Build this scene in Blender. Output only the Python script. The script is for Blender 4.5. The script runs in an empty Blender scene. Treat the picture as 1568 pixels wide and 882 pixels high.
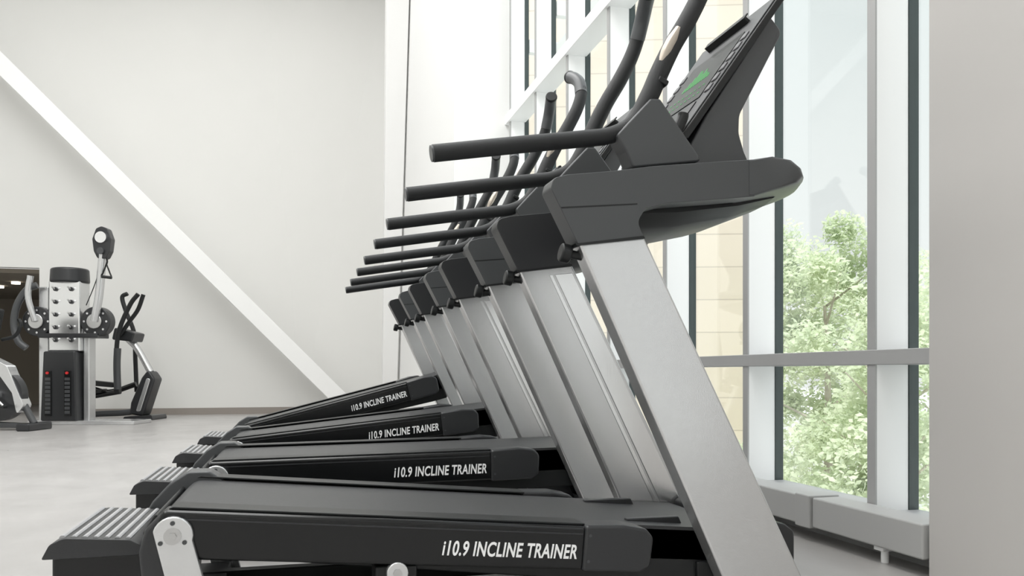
import bpy, math, random
from mathutils import Vector, Matrix
random.seed(7)
COL=bpy.context.scene.collection
scene=bpy.context.scene
scene.view_settings.view_transform='Standard'
scene.view_settings.look='None'

# ---------------------------------------------------------------- materials
def mat(name,col,rough=.5,metal=0.0,noise=0.0,nscale=8.0,bump=0.0,bscale=200.0,stretch=None,emit=None,estr=0.0,spec=None,coat=0.0):
    m=bpy.data.materials.new(name); m.use_nodes=True
    nt=m.node_tree; b=nt.nodes['Principled BSDF']
    b.inputs['Base Color'].default_value=(*col,1); b.inputs['Roughness'].default_value=rough
    b.inputs['Metallic'].default_value=metal
    if spec is not None: b.inputs['Specular IOR Level'].default_value=spec
    if coat: b.inputs['Coat Weight'].default_value=coat; b.inputs['Coat Roughness'].default_value=.15
    if emit: b.inputs['Emission Color'].default_value=(*emit,1); b.inputs['Emission Strength'].default_value=estr
    if noise or bump:
        tc=nt.nodes.new('ShaderNodeTexCoord'); mp=nt.nodes.new('ShaderNodeMapping')
        nt.links.new(tc.outputs['Object'],mp.inputs['Vector'])
        if stretch: mp.inputs['Scale'].default_value=stretch
    if noise:
        n=nt.nodes.new('ShaderNodeTexNoise'); n.inputs['Scale'].default_value=nscale; n.inputs['Detail'].default_value=5
        nt.links.new(mp.outputs['Vector'],n.inputs['Vector'])
        r=nt.nodes.new('ShaderNodeMix'); r.data_type='RGBA'
        r.inputs[6].default_value=(*[c*(1-noise) for c in col],1); r.inputs[7].default_value=(*[min(1,c*(1+noise)) for c in col],1)
        nt.links.new(n.outputs['Fac'],r.inputs[0]); nt.links.new(r.outputs[2],b.inputs['Base Color'])
    if bump:
        n2=nt.nodes.new('ShaderNodeTexNoise'); n2.inputs['Scale'].default_value=bscale; n2.inputs['Detail'].default_value=2
        nt.links.new(mp.outputs['Vector'],n2.inputs['Vector'])
        bp=nt.nodes.new('ShaderNodeBump'); bp.inputs['Strength'].default_value=bump; bp.inputs['Distance'].default_value=.002
        nt.links.new(n2.outputs['Fac'],bp.inputs['Height']); nt.links.new(bp.outputs['Normal'],b.inputs['Normal'])
    return m
M_sil=mat('silver_paint',(.67,.675,.68),.25,.78,noise=.04,nscale=60,bump=.10,bscale=500)
M_sil2=mat('brushed_aluminium',(.80,.805,.81),.20,.90,noise=.08,nscale=30,stretch=(12,12,.6))
M_dg=mat('dark_gray_plastic',(.058,.061,.064),.32,0,bump=.2,bscale=900)
M_dg2=mat('charcoal_plastic',(.022,.023,.025),.30,0,bump=.2,bscale=900)
M_blk=mat('black_gloss_paint',(.006,.0065,.007),.20,spec=.42)
M_blkm=mat('black_matte_plastic',(.009,.010,.0105),.38,bump=.2,bscale=700,spec=.4)
M_rub=mat('black_rubber_grip',(.012,.013,.014),.45,bump=.5,bscale=1200,spec=.4)
M_belt=mat('running_belt',(.032,.033,.035),.36,bump=.5,bscale=1500)
M_steel=mat('bolt_steel',(.55,.55,.55),.25,1.0)
M_rib=mat('step_rib_gray',(.42,.42,.43),.4,.3)
M_txt=mat('label_white',(.92,.92,.92),.5)
M_face=mat('console_face_gray',(.085,.088,.092),.45,0)
M_scr=mat('display_glass',(.012,.014,.013),.3,spec=.2)
M_grn=mat('display_green',(.04,.20,.06),.5,emit=(.08,.42,.10),estr=.5)
M_key=mat('key_gray',(.16,.16,.17),.4)
M_sens=mat('pulse_sensor_metal',(.46,.41,.35),.35,.5)
M_grip2=mat('grip_reflection_gray',(.10,.105,.11),.4)  # paler than the rubber: reflection on the bar put into the colour
M_wall=mat('wall_paint',(.745,.742,.72),.85,noise=.015,nscale=1.5)
M_white=mat('white_paint',(.86,.86,.85),.6)
M_pier=mat('pier_paint',(.50,.485,.47),.8,noise=.01,nscale=2)
M_base=mat('baseboard_vinyl',(.28,.25,.225),.6)
M_frame=mat('window_frame_white',(.90,.90,.90),.5)
M_fr2=mat('window_frame_aluminium',(.40,.40,.40),.45,.1)
M_gask=mat('window_gasket',(.045,.06,.06),.4)
M_heat=mat('heater_enclosure',(.42,.42,.415),.5)
M_ceil=mat('ceiling_paint',(.82,.82,.81),.9)
M_red=mat('red_knob',(.6,.03,.03),.4)
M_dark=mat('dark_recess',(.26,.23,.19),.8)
M_lamp=mat('lamp_glow',(1,.9,.75),.5,emit=(1,.88,.7),estr=4)

def floor_mat():
    m=bpy.data.materials.new('floor_vinyl'); m.use_nodes=True; nt=m.node_tree; b=nt.nodes['Principled BSDF']
    tc=nt.nodes.new('ShaderNodeTexCoord')
    n=nt.nodes.new('ShaderNodeTexNoise'); n.inputs['Scale'].default_value=.9; n.inputs['Detail'].default_value=8; n.inputs['Roughness'].default_value=.65
    mp=nt.nodes.new('ShaderNodeMapping'); mp.inputs['Scale'].default_value=(1,.5,1)
    nt.links.new(tc.outputs['Object'],mp.inputs['Vector']); nt.links.new(mp.outputs['Vector'],n.inputs['Vector'])
    cr=nt.nodes.new('ShaderNodeValToRGB')
    cr.color_ramp.elements[0].position=.3; cr.color_ramp.elements[0].color=(.34,.33,.32,1)
    cr.color_ramp.elements[1].position=.75; cr.color_ramp.elements[1].color=(.50,.485,.475,1)
    nt.links.new(n.outputs['Fac'],cr.inputs['Fac']); nt.links.new(cr.outputs['Color'],b.inputs['Base Color'])
    n2=nt.nodes.new('ShaderNodeTexNoise'); n2.inputs['Scale'].default_value=3; n2.inputs['Detail'].default_value=6
    nt.links.new(tc.outputs['Object'],n2.inputs['Vector'])
    mr=nt.nodes.new('ShaderNodeMapRange'); mr.inputs['To Min'].default_value=.22; mr.inputs['To Max'].default_value=.42
    nt.links.new(n2.outputs['Fac'],mr.inputs['Value']); nt.links.new(mr.outputs['Result'],b.inputs['Roughness'])
    return m
M_floor=floor_mat()
def brick_mat():
    m=bpy.data.materials.new('facade_stone'); m.use_nodes=True; nt=m.node_tree; b=nt.nodes['Principled BSDF']
    tc=nt.nodes.new('ShaderNodeTexCoord'); sp=nt.nodes.new('ShaderNodeSeparateXYZ'); nt.links.new(tc.outputs['Object'],sp.inputs[0])
    cm=nt.nodes.new('ShaderNodeCombineXYZ'); nt.links.new(sp.outputs['X'],cm.inputs['X']); nt.links.new(sp.outputs['Z'],cm.inputs['Y'])
    br=nt.nodes.new('ShaderNodeTexBrick'); br.inputs['Color1'].default_value=(.70,.615,.52,1); br.inputs['Color2'].default_value=(.73,.64,.545,1)
    br.inputs['Mortar'].default_value=(.54,.47,.40,1); br.inputs['Scale'].default_value=1; br.inputs['Mortar Size'].default_value=.018
    br.inputs['Brick Width'].default_value=6.0; br.inputs['Row Height'].default_value=.9
    nt.links.new(cm.outputs[0],br.inputs['Vector']); nt.links.new(br.outputs['Color'],b.inputs['Base Color']); b.inputs['Roughness'].default_value=.9
    return m
M_fac=brick_mat()
def leaf_mat():
    m=bpy.data.materials.new('foliage'); m.use_nodes=True; nt=m.node_tree; b=nt.nodes['Principled BSDF']
    tc=nt.nodes.new('ShaderNodeTexCoord'); n=nt.nodes.new('ShaderNodeTexNoise'); n.inputs['Scale'].default_value=1.3; n.inputs['Detail'].default_value=6
    nt.links.new(tc.outputs['Object'],n.inputs['Vector'])
    cr=nt.nodes.new('ShaderNodeValToRGB'); cr.color_ramp.elements[0].position=.3; cr.color_ramp.elements[0].color=(.62,.70,.50,1)  # both leaf tones paled to put outdoor haze into the colour
    cr.color_ramp.elements[1].position=.7; cr.color_ramp.elements[1].color=(.84,.88,.70,1)
    nt.links.new(n.outputs['Fac'],cr.inputs['Fac']); nt.links.new(cr.outputs['Color'],b.inputs['Base Color'])
    b.inputs['Roughness'].default_value=.6
    tr=nt.nodes.new('ShaderNodeBsdfTranslucent'); nt.links.new(cr.outputs['Color'],tr.inputs['Color'])
    mx=nt.nodes.new('ShaderNodeMixShader'); mx.inputs[0].default_value=.5
    out=nt.nodes['Material Output']; nt.links.new(b.outputs[0],mx.inputs[1]); nt.links.new(tr.outputs[0],mx.inputs[2]); nt.links.new(mx.outputs[0],out.inputs['Surface'])
    return m
M_leaf=leaf_mat(); M_bark=mat('bark',(.50,.45,.38),.9,noise=.3,nscale=6)
def glass_mat():
    m=bpy.data.materials.new('window_glass'); m.use_nodes=True; nt=m.node_tree; nt.nodes.remove(nt.nodes['Principled BSDF'])
    t=nt.nodes.new('ShaderNodeBsdfTransparent'); t.inputs[0].default_value=(.97,.985,.98,1); g=nt.nodes.new('ShaderNodeBsdfGlossy'); g.inputs['Roughness'].default_value=.02
    mx=nt.nodes.new('ShaderNodeMixShader'); mx.inputs[0].default_value=.10
    nt.links.new(t.outputs[0],mx.inputs[1]); nt.links.new(g.outputs[0],mx.inputs[2]); nt.links.new(mx.outputs[0],nt.nodes['Material Output'].inputs['Surface'])
    return m
M_glass=glass_mat()

# ---------------------------------------------------------------- geometry helpers
def empty(name,loc=(0,0,0),rz=0):
    o=bpy.data.objects.new(name,None); COL.objects.link(o); o.location=loc; o.rotation_euler=(0,0,rz); o.empty_display_size=.2; return o
def mesh_obj(name,verts,faces,material,parent=None,bevel=0,smooth=True,seg=3,mtx=None):
    me=bpy.data.meshes.new(name); me.from_pydata([tuple(v) for v in verts],[],faces); me.validate()
    import bmesh
    bm=bmesh.new(); bm.from_mesh(me); bmesh.ops.recalc_face_normals(bm,faces=bm.faces); bm.to_mesh(me); bm.free()
    if mtx: me.transform(mtx)
    me.materials.append(material)
    o=bpy.data.objects.new(name,me); COL.objects.link(o)
    if parent: o.parent=parent
    if bevel:
        md=o.modifiers.new('bevel','BEVEL'); md.width=bevel; md.segments=seg; md.limit_method='ANGLE'; md.angle_limit=math.radians(35); md.harden_normals=True
        for p in me.polygons: p.use_smooth=True
    elif smooth=='auto':
        for p in me.polygons: p.use_smooth=True
        me.set_sharp_from_angle(angle=math.radians(35))
    return o
def fillet(pts,r,n=5):
    """round the corners of a 2-D polygon; r number or list"""
    out=[]; N=len(pts)
    for i in range(N):
        ri=r[i] if isinstance(r,(list,tuple)) else r
        p=Vector(pts[i]); a=Vector(pts[i-1])-p; b=Vector(pts[(i+1)%N])-p
        if ri<=0: out.append(tuple(p)); continue
        la,lb=a.length,b.length; a.normalize(); b.normalize()
        ang=a.angle(b)
        if ang>math.radians(175): out.append(tuple(p)); continue
        t=min(ri/math.tan(ang/2),la*.48,lb*.48)
        p0=p+a*t; p1=p+b*t
        for k in range(n+1):
            u=k/n; q=p0*(1-u)**2+p*2*u*(1-u)+p1*u*u; out.append(tuple(q))
    return out
def prism(name,prof,y0,y1,material,parent=None,bevel=0,mtx=None,seg=3):
    """extrude an x-z profile along y"""
    n=len(prof); v=[(x,y0,z) for x,z in prof]+[(x,y1,z) for x,z in prof]
    f=[list(range(n)),list(range(2*n-1,n-1,-1))]+[[i,(i+1)%n,n+(i+1)%n,n+i] for i in range(n)]
    return mesh_obj(name,v,f,material,parent,bevel,mtx=mtx,seg=seg,smooth='auto')
def box(name,x0,x1,y0,y1,z0,z1,material,parent=None,bevel=0,mtx=None):
    return prism(name,[(x0,z0),(x1,z0),(x1,z1),(x0,z1)],y0,y1,material,parent,bevel,mtx)
def cyl(name,p0,p1,r,material,parent=None,r2=None,n=24,bevel=0,mtx=None):
    p0=Vector(p0);p1=Vector(p1); d=(p1-p0).normalized(); r2=r if r2 is None else r2
    up=Vector((0,0,1)) if abs(d.z)<.9 else Vector((1,0,0)); a=d.cross(up).normalized(); b=d.cross(a)
    v=[];
    for p,rr in((p0,r),(p1,r2)):
        for i in range(n):
            t=2*math.pi*i/n; v.append(p+a*math.cos(t)*rr+b*math.sin(t)*rr)
    f=[list(range(n)),list(range(2*n-1,n-1,-1))]+[[i,(i+1)%n,n+(i+1)%n,n+i] for i in range(n)]
    return mesh_obj(name,v,f,material,parent,bevel,smooth='auto',mtx=mtx)
def catmull(pts,k=8):
    P=[Vector(p) for p in pts]; P=[P[0]*2-P[1]]+P+[P[-1]*2-P[-2]]; out=[]
    for i in range(1,len(P)-2):
        for j in range(k):
            t=j/k; a,b,c,d=P[i-1],P[i],P[i+1],P[i+2]
            out.append(.5*((2*b)+(c-a)*t+(2*a-5*b+4*c-d)*t*t+(3*b-a-3*c+d)*t**3))
    out.append(P[-2]); return out
def tube(name,pts,r,material,parent=None,n=16,k=8,smoothpath=True,mtx=None,radii=None,flat=1.0):
    path=catmull(pts,k) if smoothpath else [Vector(p) for p in pts]
    m=len(path); v=[]; a=None
    for i,p in enumerate(path):
        d=(path[min(i+1,m-1)]-path[max(i-1,0)]).normalized()
        if a is None:
            ref=Vector((0,1,0)) if abs(d.y)<.9 else Vector((1,0,0)); a=(ref-d*ref.dot(d)).normalized()
        else: a=(a-d*a.dot(d)).normalized()
        b=d.cross(a); rr=r
        if radii:
            u=i/(m-1)*(len(radii)-1); q=int(min(u,len(radii)-2)); rr=radii[q]+(radii[q+1]-radii[q])*(u-q)
        for j in range(n):
            t=2*math.pi*j/n; v.append(p+a*math.cos(t)*rr*flat+b*math.sin(t)*rr)
    f=[[i*n+j,i*n+(j+1)%n,(i+1)*n+(j+1)%n,(i+1)*n+j] for i in range(m-1) for j in range(n)]
    f+=[list(range(n)),list(range(m*n-1,(m-1)*n-1,-1))]
    return mesh_obj(name,v,f,material,parent,smooth='auto',mtx=mtx)
_txt=None
def text_mesh(body,width,height,extr):
    cu=bpy.data.curves.new('label','FONT'); cu.body=body; cu.size=1; cu.offset=.022; cu.extrude=.01; cu.resolution_u=4; cu.space_character=1.06
    o=bpy.data.objects.new('tmp_label',cu); COL.objects.link(o); bpy.context.view_layer.update()
    dg=bpy.context.evaluated_depsgraph_get(); me=bpy.data.meshes.new_from_object(o.evaluated_get(dg)); bpy.data.objects.remove(o)
    xs=[v.co.x for v in me.vertices]; ys=[v.co.y for v in me.vertices]
    x0,x1,y0,y1=min(xs),max(xs),min(ys),max(ys)
    for v in me.vertices:
        h=(v.co.y-y0)/(y1-y0)*height
        v.co=Vector(((v.co.x-x0)/(x1-x0)*width+h*.10,v.co.z/.01*extr,h))
    return me

# ---------------------------------------------------------------- treadmill
XO=.45
def build_treadmill(Y,incl):
    T=empty('incline_treadmill',(XO,Y,0))
    S=Matrix.Translation((-XO,0,0))
    piv=Vector((-.28,0,.31))
    D=S@Matrix.Translation(piv)@Matrix.Rotation(-math.radians(incl),4,'Y')   # deck frame (relative to pivot)
    for sg,nm in((-1,'near'),(1,'far')):
        def yy(a,b): return (sg*a,sg*b)
        # upright
        prof=[(.752,1.06),(.948,1.085),(1.482,.045),(1.224,.045)]
        prism('upright_'+nm,prof,*yy(.275,.345),M_sil,T,.008,S)
        # inner face channel strips
        def U(t,w): # point on upright: t 0 top ->1 bottom, w 0 left->1 right
            a=Vector(prof[0]).lerp(Vector(prof[3]),t); b=Vector(prof[1]).lerp(Vector(prof[2]),t); return tuple(a.lerp(b,w))
        prism('upright_inlay_'+nm,[U(.03,.60),U(.03,.93),U(.99,.93),U(.99,.60)],*yy(.275,.2715),M_sil2,T,.002,S)
        prism('upright_channel_'+nm,[U(.03,.50),U(.03,.56),U(.99,.56),U(.99,.50)],*yy(.275,.272),M_sil2,T,.001,S)
        box('upright_foot_'+nm,1.20,1.50,*sorted(yy(.265,.352)),0,.06,M_blkm,T,.01,S)
        # console arm
        arm=[(.752,1.048),(.672,1.20),(.680,1.228),(.720,1.240),(.858,1.259),(.976,1.280),(1.18,1.306),(1.295,1.320),(1.295,1.212),(1.18,1.197),(1.016,1.177),(.950,1.158),(.926,1.121),(.946,1.076)]
        prism('console_arm_'+nm,fillet(arm,[.004,.02,.02,.02,.05,.1,.1,.0,.0,.1,.06,.03,.03,.004]),*yy(.265,.352),M_dg if nm=='near' else M_dg2,T,.010,S)
        prism('arm_seam_'+nm,[(.742,1.052),(.748,1.046),(.948,1.074),(.944,1.082)],*yy(.262,.354),M_blkm,T,.0,S)
        prism('arm_seam_line_'+nm,[(.700,1.150),(.703,1.146),(.925,1.168),(.925,1.172)],*yy(.3515,.3526),M_blkm,T,0,S)  # thin dark strip for the seam across the arm
        # adjustment knob
        cyl('knob_stem_'+nm,(.80,sg*.31,1.02),(.735,sg*.31,1.03),.012,M_blkm,T,mtx=S)
        cyl('knob_'+nm,(.742,sg*.31,1.028),(.712,sg*.31,1.034),.026,M_blkm,T,bevel=.006,mtx=S)
        # handlebar: sweeps up, tips bend inward
        y=sg*.265
        hp=[(.364,1.295,y),(.50,1.318,y),(.65,1.343,y),(.80,1.367,y),(.880,1.383,y),(.947,1.420,y),(.998,1.501,y),(1.034,1.580,y),(1.075,1.661,y),(1.125,1.744,y),(1.168,1.828,sg*.264),(1.190,1.895,sg*.252),(1.194,1.95,sg*.222),(1.188,1.985,sg*.180),(1.180,2.005,sg*.140)]
        tube('handlebar_'+nm,[(a,c,b) for a,b,c in hp],.024,M_rub,T,n=20,mtx=S,radii=[.024]*5+[.026,.028,.028,.027,.027,.026,.025,.024,.024,.023])
        tube('hand_grip_'+nm,[(a,c,b) for a,b,c in hp[11:15]],.0265,M_grip2,T,n=20,mtx=S)  # upper bar end in the gray that carries its painted reflection
        cyl('grip_end_cap_'+nm,(1.181,sg*.143,2.004),(1.178,sg*.128,2.010),.028,M_blkm,T,bevel=.005,mtx=S)
        cyl('grip_end_ring_'+nm,(.364,y,1.295),(.358,y,1.294),.0225,M_dg,T,mtx=S)
        # pulse sensor plate inset on the outer side of the grip
        tube('pulse_sensor_'+nm,[(1.036,y+sg*.014,1.600),(1.062,y+sg*.014,1.652),(1.092,y+sg*.014,1.705)],.017,M_sens,T,n=16,mtx=S@Matrix.Translation((-.004,0,.003)),radii=[.010,.0165,.0165,.010])
        prism('grip_collar_'+nm,[(1.015,1.545),(1.045,1.530),(1.052,1.545),(1.022,1.560)],*yy(.235,.295),M_blkm,T,.005,S)
        # handlebar bracket
        br=[(.885,1.375),(.990,1.488),(1.020,1.490),(1.155,1.318),(.935,1.285),(.915,1.33)]
        prism('handlebar_bracket_'+nm,fillet(br,.012),*yy(.228,.300),M_dg,T,.010,S)
        # deck rail
        rail=[(-.03,.058),(1.05,.058),(1.05,-.060),(.02,-.060),(-.02,-.03),(-.045,.02)]
        prism('side_rail_'+nm,fillet(rail,[.02,0,0,.02,.03,.03]),*yy(.285,.365),M_blk,T,.010,D)
        prism('rail_tread_'+nm,[(-.02,.058),(1.05,.058),(1.05,.064),(-.01,.064)],*yy(.262,.345),M_blkm,T,.002,D)
        cap=[(1.045,.062),(1.16,.068),(1.225,.060),(1.250,.035),(1.245,-.045),(1.215,-.062),(1.045,-.064)]
        prism('rail_end_cap_'+nm,fillet(cap,[0,.05,.03,.03,.02,.02,0]),*yy(.280,.372),M_dg2,T,.010,D)
        prism('rail_trim_line_'+nm,[(0.0,.036),(1.04,.036),(1.04,.040),(0.0,.040)],*yy(.364,.3665),M_dg2,T,0,D)
        for bx,bz in((1.06,.035),(1.06,-.035)):
            cyl('cap_screw_'+nm,(bx,sg*.371,bz),(bx,sg*.373,bz),.004,M_dg,T,mtx=D,n=12)
        # deck inner frame
        prism('deck_frame_'+nm,[(.0,.048),(1.62,.048),(1.66,.02),(1.66,-.07),(1.6,-.115),(1.2,-.115),(.1,-.075),(.0,-.03)],*yy(.20,.262),M_blkm,T,.006,D)
        # base
        box('base_rail_'+nm,-.45,1.30,*sorted(yy(.20,.25)),.02,.085,M_blkm,T,.006,S)
        prism('base_gusset_'+nm,[(.96,.262),(1.13,.262),(1.24,.03),(1.0,.03)],*yy(.195,.17),M_dg2,T,.004,S)
        for bx,bz in((1.03,.23),(1.10,.235),(1.05,.17),(1.12,.17)):
            cyl('base_bolt_'+nm,(bx,sg*.195,bz),(bx,sg*.200,bz),.008,M_steel,T,mtx=S,n=10)
        # pivot link
        link=[]
        for k in range(13):
            t=math.radians(-15)+math.pi*k/12
            link.append((-.28+.046*math.cos(t),.31+.046*math.sin(t)))
        link+=[(-.295,.20),(-.255,.03),(-.165,.03)]
        prism('pivot_link_'+nm,link,*yy(.368,.384),M_sil,T,.004,S)
        cyl('pivot_washer_'+nm,(-.28,sg*.384,.31),(-.28,sg*.388,.31),.020,M_steel,T,mtx=S)
        cyl('pivot_bolt_'+nm,(-.28,sg*.388,.31),(-.28,sg*.394,.31),.010,M_steel,T,n=6,mtx=S)
        for k in range(3):
            t=math.radians(90+120*k); cyl('pivot_screw_'+nm,(-.28+.031*math.cos(t),sg*.384,.31+.031*math.sin(t)),(-.28+.031*math.cos(t),sg*.387,.31+.031*math.sin(t)),.0055,M_dg,T,n=10,mtx=S)
        cyl('lift_roller_'+nm,(.255,sg*.345,.185),(.255,sg*.372,.185),.028,M_sil,T,mtx=S,bevel=.004)
        cyl('lift_roller_bolt_'+nm,(.255,sg*.372,.185),(.255,sg*.377,.185),.012,M_steel,T,n=6,mtx=S)
        box('lift_roller_mount_'+nm,.20,.31,*sorted(yy(.25,.345)),.085,.20,M_blkm,T,.008,S)
    # pivot cover between step and link (near) and arch cover (far)
    prism('pivot_cover_near',fillet([(-.36,.27),(-.345,.325),(-.31,.362),(-.25,.362),(-.22,.30),(-.24,.08),(-.34,.08)],.025),-.262,-.362,M_dg2,T,.010,S)
    arch=[(-.455,.245),(-.425,.300),(-.375,.355),(-.322,.388),(-.258,.388),(-.210,.352),(-.210,.315),(-.262,.335),(-.315,.335),(-.350,.305),(-.375,.26),(-.39,.225)]
    prism('pivot_arch_far',fillet(arch,.025),.265,.365,M_dg,T,.010,S)
    # running belt
    n=10
    prof=[(1.60,.052)]+[(.0+.048*math.cos(t),.004+.048*math.sin(t)) for t in [math.pi/2+math.pi*k/n for k in range(n+1)]]+[(1.60,-.044)]
    prism('running_belt',prof,-.262,.262,M_belt,T,0,D)
    prism('rear_roller_guard',fillet([(-.085,-.02),(-.060,.03),(-.052,.025),(-.05,-.05),(-.07,-.05)],.01),-.262,.262,M_blkm,T,.003,D)
    prism('deck_underpan',[(.9,-.05),(1.60,-.05),(1.55,-.11),(1.0,-.11)],-.16,.16,M_blkm,T,.01,D)
    # label
    global _txt
    if _txt is None: _txt=text_mesh('i10.9 INCLINE TRAINER',.372,.040,.0006)
    me=_txt.copy(); me.transform(D@Matrix.Translation((.655,-.3662,-.031))); me.materials.clear(); me.materials.append(M_txt)
    o=bpy.data.objects.new('rail_label',me); COL.objects.link(o); o.parent=T
    # rear step
    prism('rear_step_body',fillet([(-.580,.0),(-.580,.245),(-.56,.262),(-.38,.262),(-.34,.20),(-.31,.0)],[.0,.02,.01,.02,.03,0]),-.225,.225,M_blk,T,.014,S)
    prism('rear_step_cap',fillet([(-.600,.240),(-.582,.276),(-.550,.291),(-.400,.280),(-.365,.258),(-.38,.240)],[.004,.02,.03,.02,.01,.004]),-.24,.24,M_dg2,T,.008,S)
    for k in range(7):
        x=-.556+k*.0250; z=.2865-(k*.0018)
        prof=[(x-.0075,z-.006),(x-.0065,z+.006),(x-.003,z+.009),(x+.003,z+.009),(x+.0065,z+.006),(x+.0075,z-.006)]
        prism('step_rib_%d'%(k+1),prof,-.225,.225,M_rib,T,.0,S)
    # lift arm + cross members
    box('base_crossmember_rear',-.30,-.20,-.36,.36,.02,.08,M_blkm,T,.006,S)
    box('base_crossmember_front',1.15,1.25,-.275,.275,.02,.14,M_blkm,T,.006,S)
    p=D@Vector((.75,0,-.09)); q=Vector((.95-XO,0,.10))
    cyl('lift_actuator',q,p,.035,M_blkm,T,r2=.028)
    prism('front_hood',fillet([(1.34,.03),(1.34,.235),(1.37,.255),(1.455,.235),(1.488,.21),(1.488,.08),(1.46,.03)],[0,.01,.02,.03,.02,.03,0]),-.262,.262,M_dg2,T,.012,S)
    # console nose (lofted across the width, rounded sides)
    NY=[-.3535,-.350,-.340]+[-.32+.64*i/14 for i in range(15)]+[.340,.350,.3535]; V=[];F=[]
    for y in NY:
        u=abs(y)/.352; tip=1.552-.098*u**3
        sec=[(1.275,1.319),(1.29,1.321),(tip-.10,1.334),(tip-.04,1.328),(tip-.008,1.306),(tip,1.284),(tip-.018,1.262),(tip-.07,1.243),(1.29,1.212),(1.275,1.210)]
        s=.90 if abs(y)>.352 else .97 if abs(y)>.345 else .995 if abs(y)>.335 else 1.0
        V+=[(x if s==1 or x<1.30 else x-(1-s)*.10,y,1.262+(z-1.262)*s) for x,z in sec]
    k=10; m=len(NY)
    for i in range(m-1):
        for j in range(k): F.append([i*k+j,i*k+(j+1)%k,(i+1)*k+(j+1)%k,(i+1)*k+j])
    F+=[list(range(k)),list(range(m*k-1,(m-1)*k-1,-1))]
    mesh_obj('console_nose',V,F,M_dg,T,smooth='auto',mtx=S)
    prism('console_tray',[(.96,1.20),(.96,1.275),(1.30,1.312),(1.30,1.22)],-.265,.265,M_dg2,T,.006,S)
    V=[];F=[]
    secs=[(-.25,0),(-.20,.035),(-.12,.05),(0,.055),(.12,.05),(.20,.035),(.25,0)]
    for y,dz in secs: V+=[(.95,y,1.205),(.965,y,1.165-dz),(1.10,y,1.175-dz),(1.30,y,1.205-dz*.7),(1.42,y,1.235-dz*.4),(1.46,y,1.262),(1.3,y,1.27)]
    k=7
    for i in range(6):
        for j in range(k): F.append([i*k+j,i*k+(j+1)%k,(i+1)*k+(j+1)%k,(i+1)*k+j])
    F+=[list(range(k)),list(range(7*k-1,6*k-1,-1))]
    mesh_obj('console_underpan',V,F,M_blkm,T,smooth='auto',mtx=S)
    # display: frame aligned to its face
    P0=Vector((1.117,0,1.410)); P1=Vector((1.452,0,1.875)); L=(P1-P0).length; ang=math.atan2(P1.z-P0.z,P1.x-P0.x)
    E=S@Matrix.Translation(P0)@Matrix.Rotation(-ang,4,'Y')
    prism('display_panel',fillet([(0,-.022),(L,-.022),(L+.012,-.010),(L,0),(0,0),(-.012,-.010)],.006),-.25,.25,M_blkm,T,.004,E)
    box('display_fascia',.012,L-.012,-.238,.238,0,.005,M_face,T,.003,E)
    box('display_screen',.17,L-.13,-.17,.17,.005,.008,M_scr,T,.002,E)
    hts=[.02,.035,.05,.075,.06,.085,.095,.07,.05,.03]
    for i,h in enumerate(hts):
        box('display_bar_%d'%i,.290,.290+h*.8,-.095+i*.019,-.085+i*.019,.008,.0088,M_grn,T,0,E)
    for r in range(2):
        for i in range(9):
            box('display_digit',.205+r*.035,.210+r*.035,-.13+i*.029,-.119+i*.029,.008,.0088,M_grn,T,0,E)
    for sg in(-1,1):
        for i in range(6):
            box('display_key',.18+i*.042,.208+i*.042,sg*.205-.016,sg*.205+.016,.005,.010,M_key,T,.003,E)
    for i in range(7):
        box('display_lower_key',.045,.075,-.18+i*.052,-.15+i*.052,.005,.010,M_blkm,T,.003,E)
    box('display_lower_panel',.10,.155,-.17,.17,.005,.009,M_dg2,T,.003,E)
    box('media_shelf',L-.070,L-.058,-.13,.13,.0,.024,M_blkm,T,.003,E)
    box('media_shelf_lip',L-.070,L-.046,-.13,.13,.022,.027,M_blkm,T,.002,E)
    # console support wing
    wing=[(1.420,1.800),(1.462,1.755),(1.314,1.486),(1.312,1.430),(1.330,1.375),(1.362,1.31),(1.13,1.30),(1.150,1.385),(1.20,1.475)]
    prism('console_back_housing',fillet(wing,[.01,.03,.06,.06,.05,.01,0,.02,.02]),-.235,.235,M_dg,T,.012,S)
    tube('console_cable_boot',[(1.085,-.24,1.385),(1.115,-.245,1.45),(1.12,-.245,1.47)],.016,M_blkm,T,mtx=S)
    return T
Y1=2.465; PITCH=1.1
for i,a in enumerate([-4.9,.8,6.2,14.6]): build_treadmill(Y1+i*PITCH,a)

# ---------------------------------------------------------------- room
ZC=8.0
def panel(name,x0,x1,y0,y1,z0,z1,m): return box(name,x0,x1,y0,y1,z0,z1,m)
panel('floor',-9.0,2.40,-4.0,20.0,-.10,0,M_floor)
panel('ceiling',-9.0,2.40,-4.0,20.0,ZC,ZC+.1,M_ceil)
def wallpoly(name,pts,m,th=.15):
    n=len(pts); v=[Vector(p) for p in pts]+[Vector(p)+Vector((0,th,0)) for p in pts]
    f=[list(range(n)),list(range(2*n-1,n-1,-1))]+[[i,(i+1)%n,n+(i+1)%n,n+i] for i in range(n)]
    return mesh_obj(name,v,f,m)
WB=14.4
wallpoly('wall_back',[(-3.9,WB,0),(.10,WB,0),(-.51,WB,ZC),(-9,WB,ZC),(-9,WB,2.35),(-3.9,WB,2.35)],M_wall)
wallpoly('wall_back_fold',[(.10,WB,0),(1.62,WB-.30,0),(1.62,WB-.30,ZC),(-.51,WB,ZC)],M_wall)
panel('baseboard_back',-3.9,.10,WB-.02,WB,0,.11,M_base)
panel('wall_side_return',1.62,1.80,8.70,WB,0,ZC,M_white)
panel('wall_column',1.62,2.34,8.45,8.70,0,ZC,M_white)
panel('wall_left',-9.15,-9.0,-4,20,0,ZC,M_wall)
panel('wall_rear',-9,2.4,-4.15,-4.0,0,ZC,M_wall)
panel('wall_right_pier',2.07,2.42,.50,2.30,0,ZC,M_pier)
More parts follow.
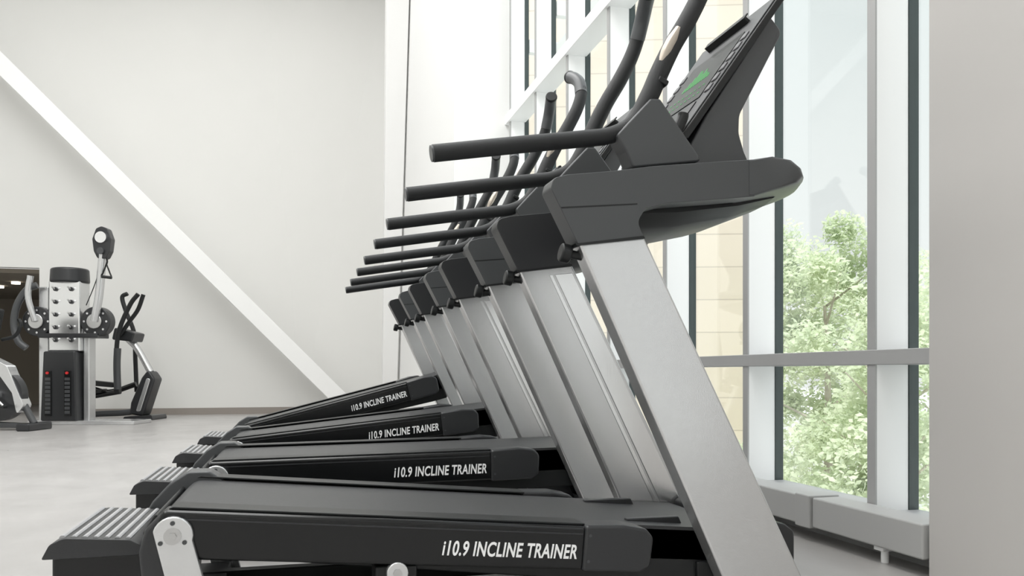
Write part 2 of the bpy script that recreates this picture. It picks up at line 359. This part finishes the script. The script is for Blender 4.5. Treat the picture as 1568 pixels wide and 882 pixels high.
panel('wall_right_lintel',2.07,2.42,-4.0,.50,6.2,ZC,M_pier)
panel('wall_right_corner',2.07,2.42,-4.0,-3.4,0,6.2,M_pier)
wallpoly('slanted_column',[(1.36,13.2,0),(1.58,13.2,0),(1.60,11.3,ZC),(1.25,11.3,ZC)],M_white,.2)
# diagonal brace in front of back wall
br=empty('diagonal_brace',(-3,13.75,0))
a=Vector((-6.75,7.85)); b=Vector((.98,0.0)); d=(b-a).normalized(); nrm=Vector((-d.y,d.x))
w=.13
A=a+nrm*w; B=b+nrm*w; Cc=b-nrm*w; Dd=a-nrm*w
def flo(p): return (p+d*((0-p.y)/d.y))
B=flo(B); Cc=flo(Cc)
prism('brace_tube',[(q.x+3,q.y) for q in (A,B,Cc,Dd)],-.13,.13,M_white,br,.01)
# alcove beyond the opening
alc=empty('alcove',(-5,17,0))
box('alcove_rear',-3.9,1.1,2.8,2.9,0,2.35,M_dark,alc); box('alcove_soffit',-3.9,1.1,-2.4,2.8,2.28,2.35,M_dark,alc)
box('alcove_side',1.1,1.2,-2.4,2.8,0,2.35,M_wall,alc)
for i in range(4):
    cyl('alcove_lamp_%d'%i,(.3-i*.5,-1+i*.8,2.24),(.3-i*.5,-1+i*.8,2.28),.07,M_lamp,alc)

def window_wall():
    W=empty('window_1',(0,0,0))
    ys=[2.742+.93*k for k in range(7)]
    for k,y in enumerate(ys):
        box('mullion_%d'%k,2.20,2.35,y-.022,y+.022,.12,ZC,M_frame,W,.003)
        box('mullion_face_%d'%k,2.194,2.202,y-.023,y+.023,.12,ZC,M_fr2,W)
        box('mullion_gasket_%d'%k,2.35,2.395,y-.026,y+.026,.12,ZC,M_gask,W)
    box('transom_0',2.19,2.36,2.30,8.45,.729,.788,M_fr2,W,.003)
    box('transom_1',2.17,2.36,2.30,8.45,3.34,3.44,M_frame,W,.003)
    box('transom_2',2.19,2.36,2.30,8.45,5.9,5.97,M_frame,W,.003)
    box('sill_rail',2.20,2.40,2.30,8.45,.10,.155,M_fr2,W,.003)
    box('glazing',2.372,2.378,2.30,8.45,.12,ZC,M_glass,W)
    box('curb',2.2,2.42,2.3,8.45,0,.10,M_heat,W)
    W=empty('window_added',(0,0,0))  # unseen opening behind the camera, added for streak highlights on the uprights
    for k in range(4):
        y=-.43-.93*k
        box('mullion_%d'%k,2.20,2.35,y-.022,y+.022,.12,6.2,M_frame,W,.003)
        box('mullion_gasket_%d'%k,2.35,2.395,y-.026,y+.026,.12,6.2,M_gask,W)
    box('transom_0',2.19,2.36,-3.4,.50,.729,.788,M_fr2,W,.003)
    box('transom_1',2.17,2.36,-3.4,.50,3.34,3.44,M_frame,W,.003)
    box('sill_rail',2.20,2.40,-3.4,.50,.10,.155,M_fr2,W,.003)
    box('curb',2.2,2.42,-3.4,.50,0,.10,M_heat,W)
window_wall()
S=empty('exterior_sunshade',(2.4,5,0))
for k in range(7):
    y=2.742+.93*k-5
    box('sunshade_bracket_%d'%k,.0,.34,y-.04,y+.04,4.08,4.22,M_white,S,.004)
box('sunshade_rail',.30,.36,-2.6,4.0,4.10,4.20,M_white,S)
# heater
H=empty('baseboard_heater',(0,0,0))
y=2.31; 
for k,l in enumerate([.62,.10,1.1,.1,1.4,.1,1.4,.1,1.1]):
    if l>.2: box('heater_cover_%d'%k,2.055,2.19,y+.004,y+l-.004,.062,.185,M_heat,H,.008)
    else: box('heater_joint_%d'%k,2.045,2.19,y,y+l,.055,.192,M_heat,H,.006)
    y+=l
for k,y in enumerate([2.55,3.6,4.9,6.3,7.7]):
    cyl('heater_leg_%d'%k,(2.10,y,0),(2.10,y,.07),.014,M_frame,H)
    box('heater_leg_clamp_%d'%k,2.07,2.13,y-.025,y+.025,.045,.062,M_frame,H,.004)

# ---------------------------------------------------------------- equipment in the background
YAW=-math.atan(333/1250)
def cable_machine():
    C=empty('cable_machine',(-2.97,12.25,0),YAW)
    prism('base_plate',[(-.42,0),(1.0,0),(1.0,.05),(-.42,.06)],-.22,.30,M_sil,C,.008)
    prism('shroud_lower',fillet([(-.24,.05),(.24,.05),(.22,.98),(-.20,.98)],.03),-.24,.18,M_dg2,C,.02)
    for sx in(-.13,.13):
        box('stack_slot',sx-.045,sx+.045,-.255,-.235,.12,.72,M_blk,C,.004)
        for r in range(9):
            box('weight_plate',sx-.035,sx+.035,-.259,-.254,.15+r*.055,.19+r*.055,M_dg,C)
        cyl('stack_pin',(sx,-.255,.69),(sx,-.275,.69),.018,M_red,C)
    box('tower_panel',-.17,.25,-.17,.10,.98,1.93,M_sil2,C,.02)
    box('column_left',-.34,-.21,-.10,.10,.05,1.85,M_sil,C,.015)
    box('column_right',.25,.33,-.08,.10,.05,1.3,M_sil,C,.015)
    for r in range(5):
        for sx in(-.07,.14):
            cyl('hook_plate',(sx,-.17,1.13+r*.17),(sx,-.19,1.13+r*.17),.028,M_dg2,C,n=16)
            cyl('hook_peg',(sx,-.19,1.13+r*.17),(sx,-.26,1.15+r*.17),.013,M_steel,C,n=12)
    cyl('tower_cap',(.045,-.03,1.90),(.045,-.03,2.10),.245,M_dg2,C,r2=.235,n=32,bevel=.03)
    box('tower_bracket',-.3,.5,-.2,.12,1.16,1.22,M_dg2,C,.01)
    for sx,nm in((-.33,'left'),(.45,'right')):
        cyl('pivot_disc_'+nm,(sx,-.16,1.38),(sx,.0,1.38),.20,M_dg2,C,n=32,bevel=.015)
        cyl('pivot_hub_'+nm,(sx,-.20,1.38),(sx,-.15,1.38),.10,M_steel,C,n=24,bevel=.01)
        for k in range(8):
            t=k*math.pi/4; cyl('pivot_hole_'+nm,(sx+.15*math.cos(t),-.163,1.38+.15*math.sin(t)),(sx+.15*math.cos(t),-.159,1.38+.15*math.sin(t)),.015,M_sil,C,n=8)
    tube('arm_right',[(.46,-.2,1.38),(.53,-.22,1.7),(.58,-.24,2.1),(.60,-.25,2.32)],.05,M_sil,C,flat=1.2)
    prism('pulley_yoke',fillet([(.48,2.46),(.50,2.30),(.55,2.20),(.66,2.20),(.71,2.30),(.73,2.46),(.68,2.60),(.60,2.63),(.53,2.60)],.05),-.30,-.18,M_dg2,C,.01)
    cyl('pulley_wheel',(.605,-.33,2.48),(.605,-.15,2.48),.075,M_sil2,C,n=24)
    cyl('pulley_lower_wheel',(.60,-.33,2.30),(.60,-.15,2.30),.045,M_dg,C,n=24)
    tube('strap',[(.63,-.28,2.3),(.67,-.28,2.18),(.66,-.28,2.12)],.012,M_blk,C)
    tube('stirrup_handle',[(.66,-.28,2.13),(.62,-.28,2.02),(.60,-.28,1.97),(.72,-.28,1.95),(.70,-.28,2.03),(.66,-.28,2.13)],.010,M_blk,C)
    cyl('stirrup_grip',(.60,-.28,1.965),(.73,-.28,1.95),.02,M_rub,C)
    tube('arm_left',[(-.30,-.2,1.86),(-.42,-.22,1.80),(-.54,-.24,1.60),(-.58,-.25,1.35),(-.52,-.26,1.12),(-.42,-.24,1.02)],.045,M_dg,C)
    tube('arm_left_rail',[(-.33,-.2,1.38),(-.40,-.24,1.70),(-.36,-.25,1.98)],.04,M_sil,C)
    tube('pull_cable',[(.60,-.2,2.3),(.45,-.15,1.9),(.30,-.1,1.6)],.006,M_blk,C)
cable_machine()
def elliptical():
    C=empty('elliptical_trainer',(-2.42,13.25,0),YAW)
    prism('front_stabilizer',fillet([(.05,0),(.50,0),(.48,.07),(.08,.05)],.02),-.25,.25,M_dg2,C,.01)
    prism('drive_housing',fillet([(.10,.08),(.30,.05),(.48,.60),(.38,.75),(.28,.62),(.12,.25)],.06),-.14,.14,M_dg2,C,.03)
    prism('housing_accent',fillet([(.20,.12),(.27,.12),(.42,.60),(.36,.62)],.03),-.15,.15,M_sil,C,.01)
    tube('mast',[(.36,0,.70),(.16,0,1.05),(.02,0,1.20),(-.06,0,1.35)],.05,M_sil,C)
    prism('console',fillet([(-.14,1.18),(.16,1.15),(.20,1.28),(-.10,1.36)],.03),-.18,.18,M_dg2,C,.02)
    tube('moving_arm_near',[(-.02,-.28,.40),(-.02,-.28,.9),(.02,-.28,1.3),(.18,-.28,1.68),(.30,-.28,1.84)],.032,M_rub,C)
    tube('moving_arm_far',[(.02,.28,.40),(.0,.28,.9),(-.02,.28,1.3),(-.14,.28,1.62),(-.20,.28,1.84),(-.12,.28,1.90)],.032,M_rub,C)
    tube('fixed_handle',[(0.0,-.2,1.25),(.14,-.2,1.45),(.26,-.2,1.62),(.34,-.2,1.84)],.030,M_rub,C)
    tube('arm_cover_near',[(0.0,-.28,.45),(-.01,-.28,.8),(0.0,-.28,1.05)],.05,M_dg,C)
    tube('pedal_beam_near',[(-.75,-.18,.30),(-.35,-.18,.36),(.0,-.2,.42)],.04,M_blk,C)
    tube('pedal_beam_far',[(-.70,.18,.48),(-.35,.18,.40),(.05,.2,.52)],.04,M_blk,C)
    prism('pedal_near',fillet([(-.60,.36),(-.25,.40),(-.22,.46),(-.62,.42)],.02),-.28,-.12,M_blkm,C,.01)
    prism('pedal_far',fillet([(-.62,.50),(-.27,.47),(-.24,.54),(-.62,.58)],.02),.12,.28,M_blkm,C,.01)
    tube('main_frame',[(-.80,0,.06),(-.4,0,.08),(.1,0,.12),(.25,0,.3)],.045,M_dg,C)
    box('rear_stabilizer',-.86,-.74,-.28,.28,0,.09,M_dg2,C,.02)
elliptical()
def bike():
    C=empty('exercise_bike',(-3.45,11.15,0),YAW)
    cyl('flywheel',(.0,-.06,.42),(.0,.06,.42),.30,M_blk,C,n=48,bevel=.01)
    cyl('flywheel_rim',(.0,-.065,.42),(.0,.065,.42),.31,M_dg2,C,n=48)
    prism('shroud',fillet([(-.40,.35),(-.40,.78),(-.10,.90),(.14,.78),(.34,.30),(.26,.18),(.20,.45),(.05,.66),(-.18,.62)],.05),-.09,.09,M_sil,C,.02)
    prism('frame_neck',fillet([(-.25,.72),(-.15,1.25),(-.07,1.25),(-.05,.75)],.02),-.05,.05,M_sil2,C,.01)
    cyl('crank_hub',(.0,-.12,.42),(.0,.12,.42),.07,M_sil2,C,bevel=.01)
    tube('fork',[(.30,0,.30),(.38,0,.15),(.42,0,.08)],.04,M_dg,C)
    box('front_stabilizer',.34,.50,-.25,.25,0,.09,M_dg2,C,.02)
    prism('frame_foot',[(-.05,.03),(.40,.03),(.40,.08),(-.05,.10)],-.05,.05,M_dg,C,.01)
    box('rear_stabilizer',-.55,-.40,-.25,.25,0,.09,M_dg2,C,.02)
    tube('rear_frame',[(-.48,0,.08),(-.35,0,.3),(-.2,0,.5)],.04,M_dg,C)
    prism('console',fillet([(-.36,1.12),(-.10,1.20),(-.04,1.48),(-.30,1.46)],.03),-.18,.18,M_blkm,C,.02)
    prism('console_screen',fillet([(-.33,1.30),(-.10,1.33),(-.08,1.44),(-.30,1.43)],.01),-.185,-.178,M_scr,C,0)
    tube('handlebar_near',[(-.1,-.2,1.10),(.05,-.22,1.15),(.12,-.22,1.28),(.10,-.22,1.36)],.022,M_rub,C)
    tube('handlebar_far',[(-.1,.2,1.10),(.05,.22,1.15),(.12,.22,1.28),(.10,.22,1.36)],.022,M_rub,C)
    tube('pedal_crank',[(0,-.13,.42),(.12,-.13,.30)],.018,M_steel,C,smoothpath=False)
    box('pedal',.07,.18,-.22,-.14,.27,.30,M_blkm,C,.005)
bike()

# ---------------------------------------------------------------- exterior
box('ground_exterior',2.6,120,-60,160,-3.1,-3.0,mat('pavement_pale',(.78,.78,.74),.9,noise=.06,nscale=.3))
V=[(12,20),(3.2,23),(6,60),(34,57)]
v=[(x,y,-3) for x,y in V]+[(x,y,16) for x,y in V]
mesh_obj('neighbour_building',v,[[0,1,2,3],[7,6,5,4]]+[[i,(i+1)%4,4+(i+1)%4,4+i] for i in range(4)],M_fac)
def tree(loc,h,r,N,zlo=.2):
    T=empty('deciduous_tree',loc)
    tube('trunk',[(0,0,0),(.08,.05,h*.35),(-.05,0,h*.7)],.13,M_bark,T,radii=[.12,.08,.03])
    for k in range(9):
        a=k*2.4; z=h*(.3+.05*k); tube('branch_%d'%k,[(0,0,z),(math.cos(a)*r*.4,math.sin(a)*r*.4,z+.5),(math.cos(a)*r*.7,math.sin(a)*r*.7,z+.9)],.03,M_bark,T,n=8,k=4,radii=[.030,.010])
    cl=[]
    for k in range(50):
        a=random.uniform(0,6.28); q=r*math.sqrt(random.random())*.9; z=h*random.uniform(zlo,.92)
        q*=1-.6*max(0,(z/h-.55)/.45)
        cl.append((math.cos(a)*q,math.sin(a)*q,z,random.uniform(.40,.75)))
    V=[];F=[]
    for i in range(N):
        cx,cy,cz,cr=random.choice(cl); d=Vector((random.gauss(0,1),random.gauss(0,1),random.gauss(0,1))).normalized()*cr*random.uniform(.3,1.0)
        p=Vector((cx,cy,cz))+d; u=Vector((random.gauss(0,1),random.gauss(0,1),random.gauss(0,1))).normalized(); w=u.orthogonal().normalized()
        s=random.uniform(.04,.085); b=len(V)
        V+=[p-u*s,p+w*s*.55,p+u*s,p-w*s*.55]; F.append([b,b+1,b+2,b+3])
    mesh_obj('foliage',V,F,M_leaf,T,smooth=False)
tree((10.9,15.0,-3),7.3,2.5,36000,.12)
tree((13.8,17.6,-3),6.8,2.6,20000,.12)
tree((14.5,14.6,-3),6.8,2.5,20000,.12)
tree((9.8,11.6,-3),5.6,1.7,12000,.15)

# ---------------------------------------------------------------- light
w=bpy.data.worlds.new('sky_world'); scene.world=w; w.use_nodes=True
nt=w.node_tree; bg=nt.nodes['Background']
tc=nt.nodes.new('ShaderNodeTexCoord'); sp=nt.nodes.new('ShaderNodeSeparateXYZ'); nt.links.new(tc.outputs['Generated'],sp.inputs[0])
cr=nt.nodes.new('ShaderNodeValToRGB'); cr.color_ramp.elements[0].position=.0; cr.color_ramp.elements[0].color=(.355,.357,.354,1)
cr.color_ramp.elements[1].position=.42; cr.color_ramp.elements[1].color=(.315,.335,.335,1)
e=cr.color_ramp.elements.new(.9); e.color=(.88,.94,1,1)
nt.links.new(sp.outputs['Z'],cr.inputs['Fac']); nt.links.new(cr.outputs['Color'],bg.inputs['Color']); bg.inputs['Strength'].default_value=2.9
def light(name,kind,loc,rot,energy,**k):
    l=bpy.data.lights.new(name,kind); l.energy=energy
    for a,b in k.items(): setattr(l,a,b)
    o=bpy.data.objects.new(name,l); COL.objects.link(o); o.location=loc; o.rotation_euler=rot; return o
light('sun','SUN',(0,0,20),(math.radians(38),0,math.radians(-50)),2.8,angle=.02,color=(1,.97,.92))
for i,(x,y,e) in enumerate([(-4.5,-1,238),(-4.5,4.0,210),(-4.5,9,150),(-.8,1.0,255),(-.8,6,210),(-.8,10.5,105)]):  # unseen area lights added below the ceiling to fill the room
    light('ceiling_fill_%d'%i,'AREA',(x,y,7.9),(0,0,0),e,shape='RECTANGLE',size=2.6,size_y=4,color=(1,1,.992))

cam=bpy.data.cameras.new('camera'); cam.lens=1250/1568*36; cam.sensor_width=36; cam.shift_y=129/1568; cam.clip_start=.05; cam.clip_end=500
o=bpy.data.objects.new('camera',cam); COL.objects.link(o); o.location=(0,0,.7); o.rotation_euler=(math.radians(90),0,YAW); scene.camera=o
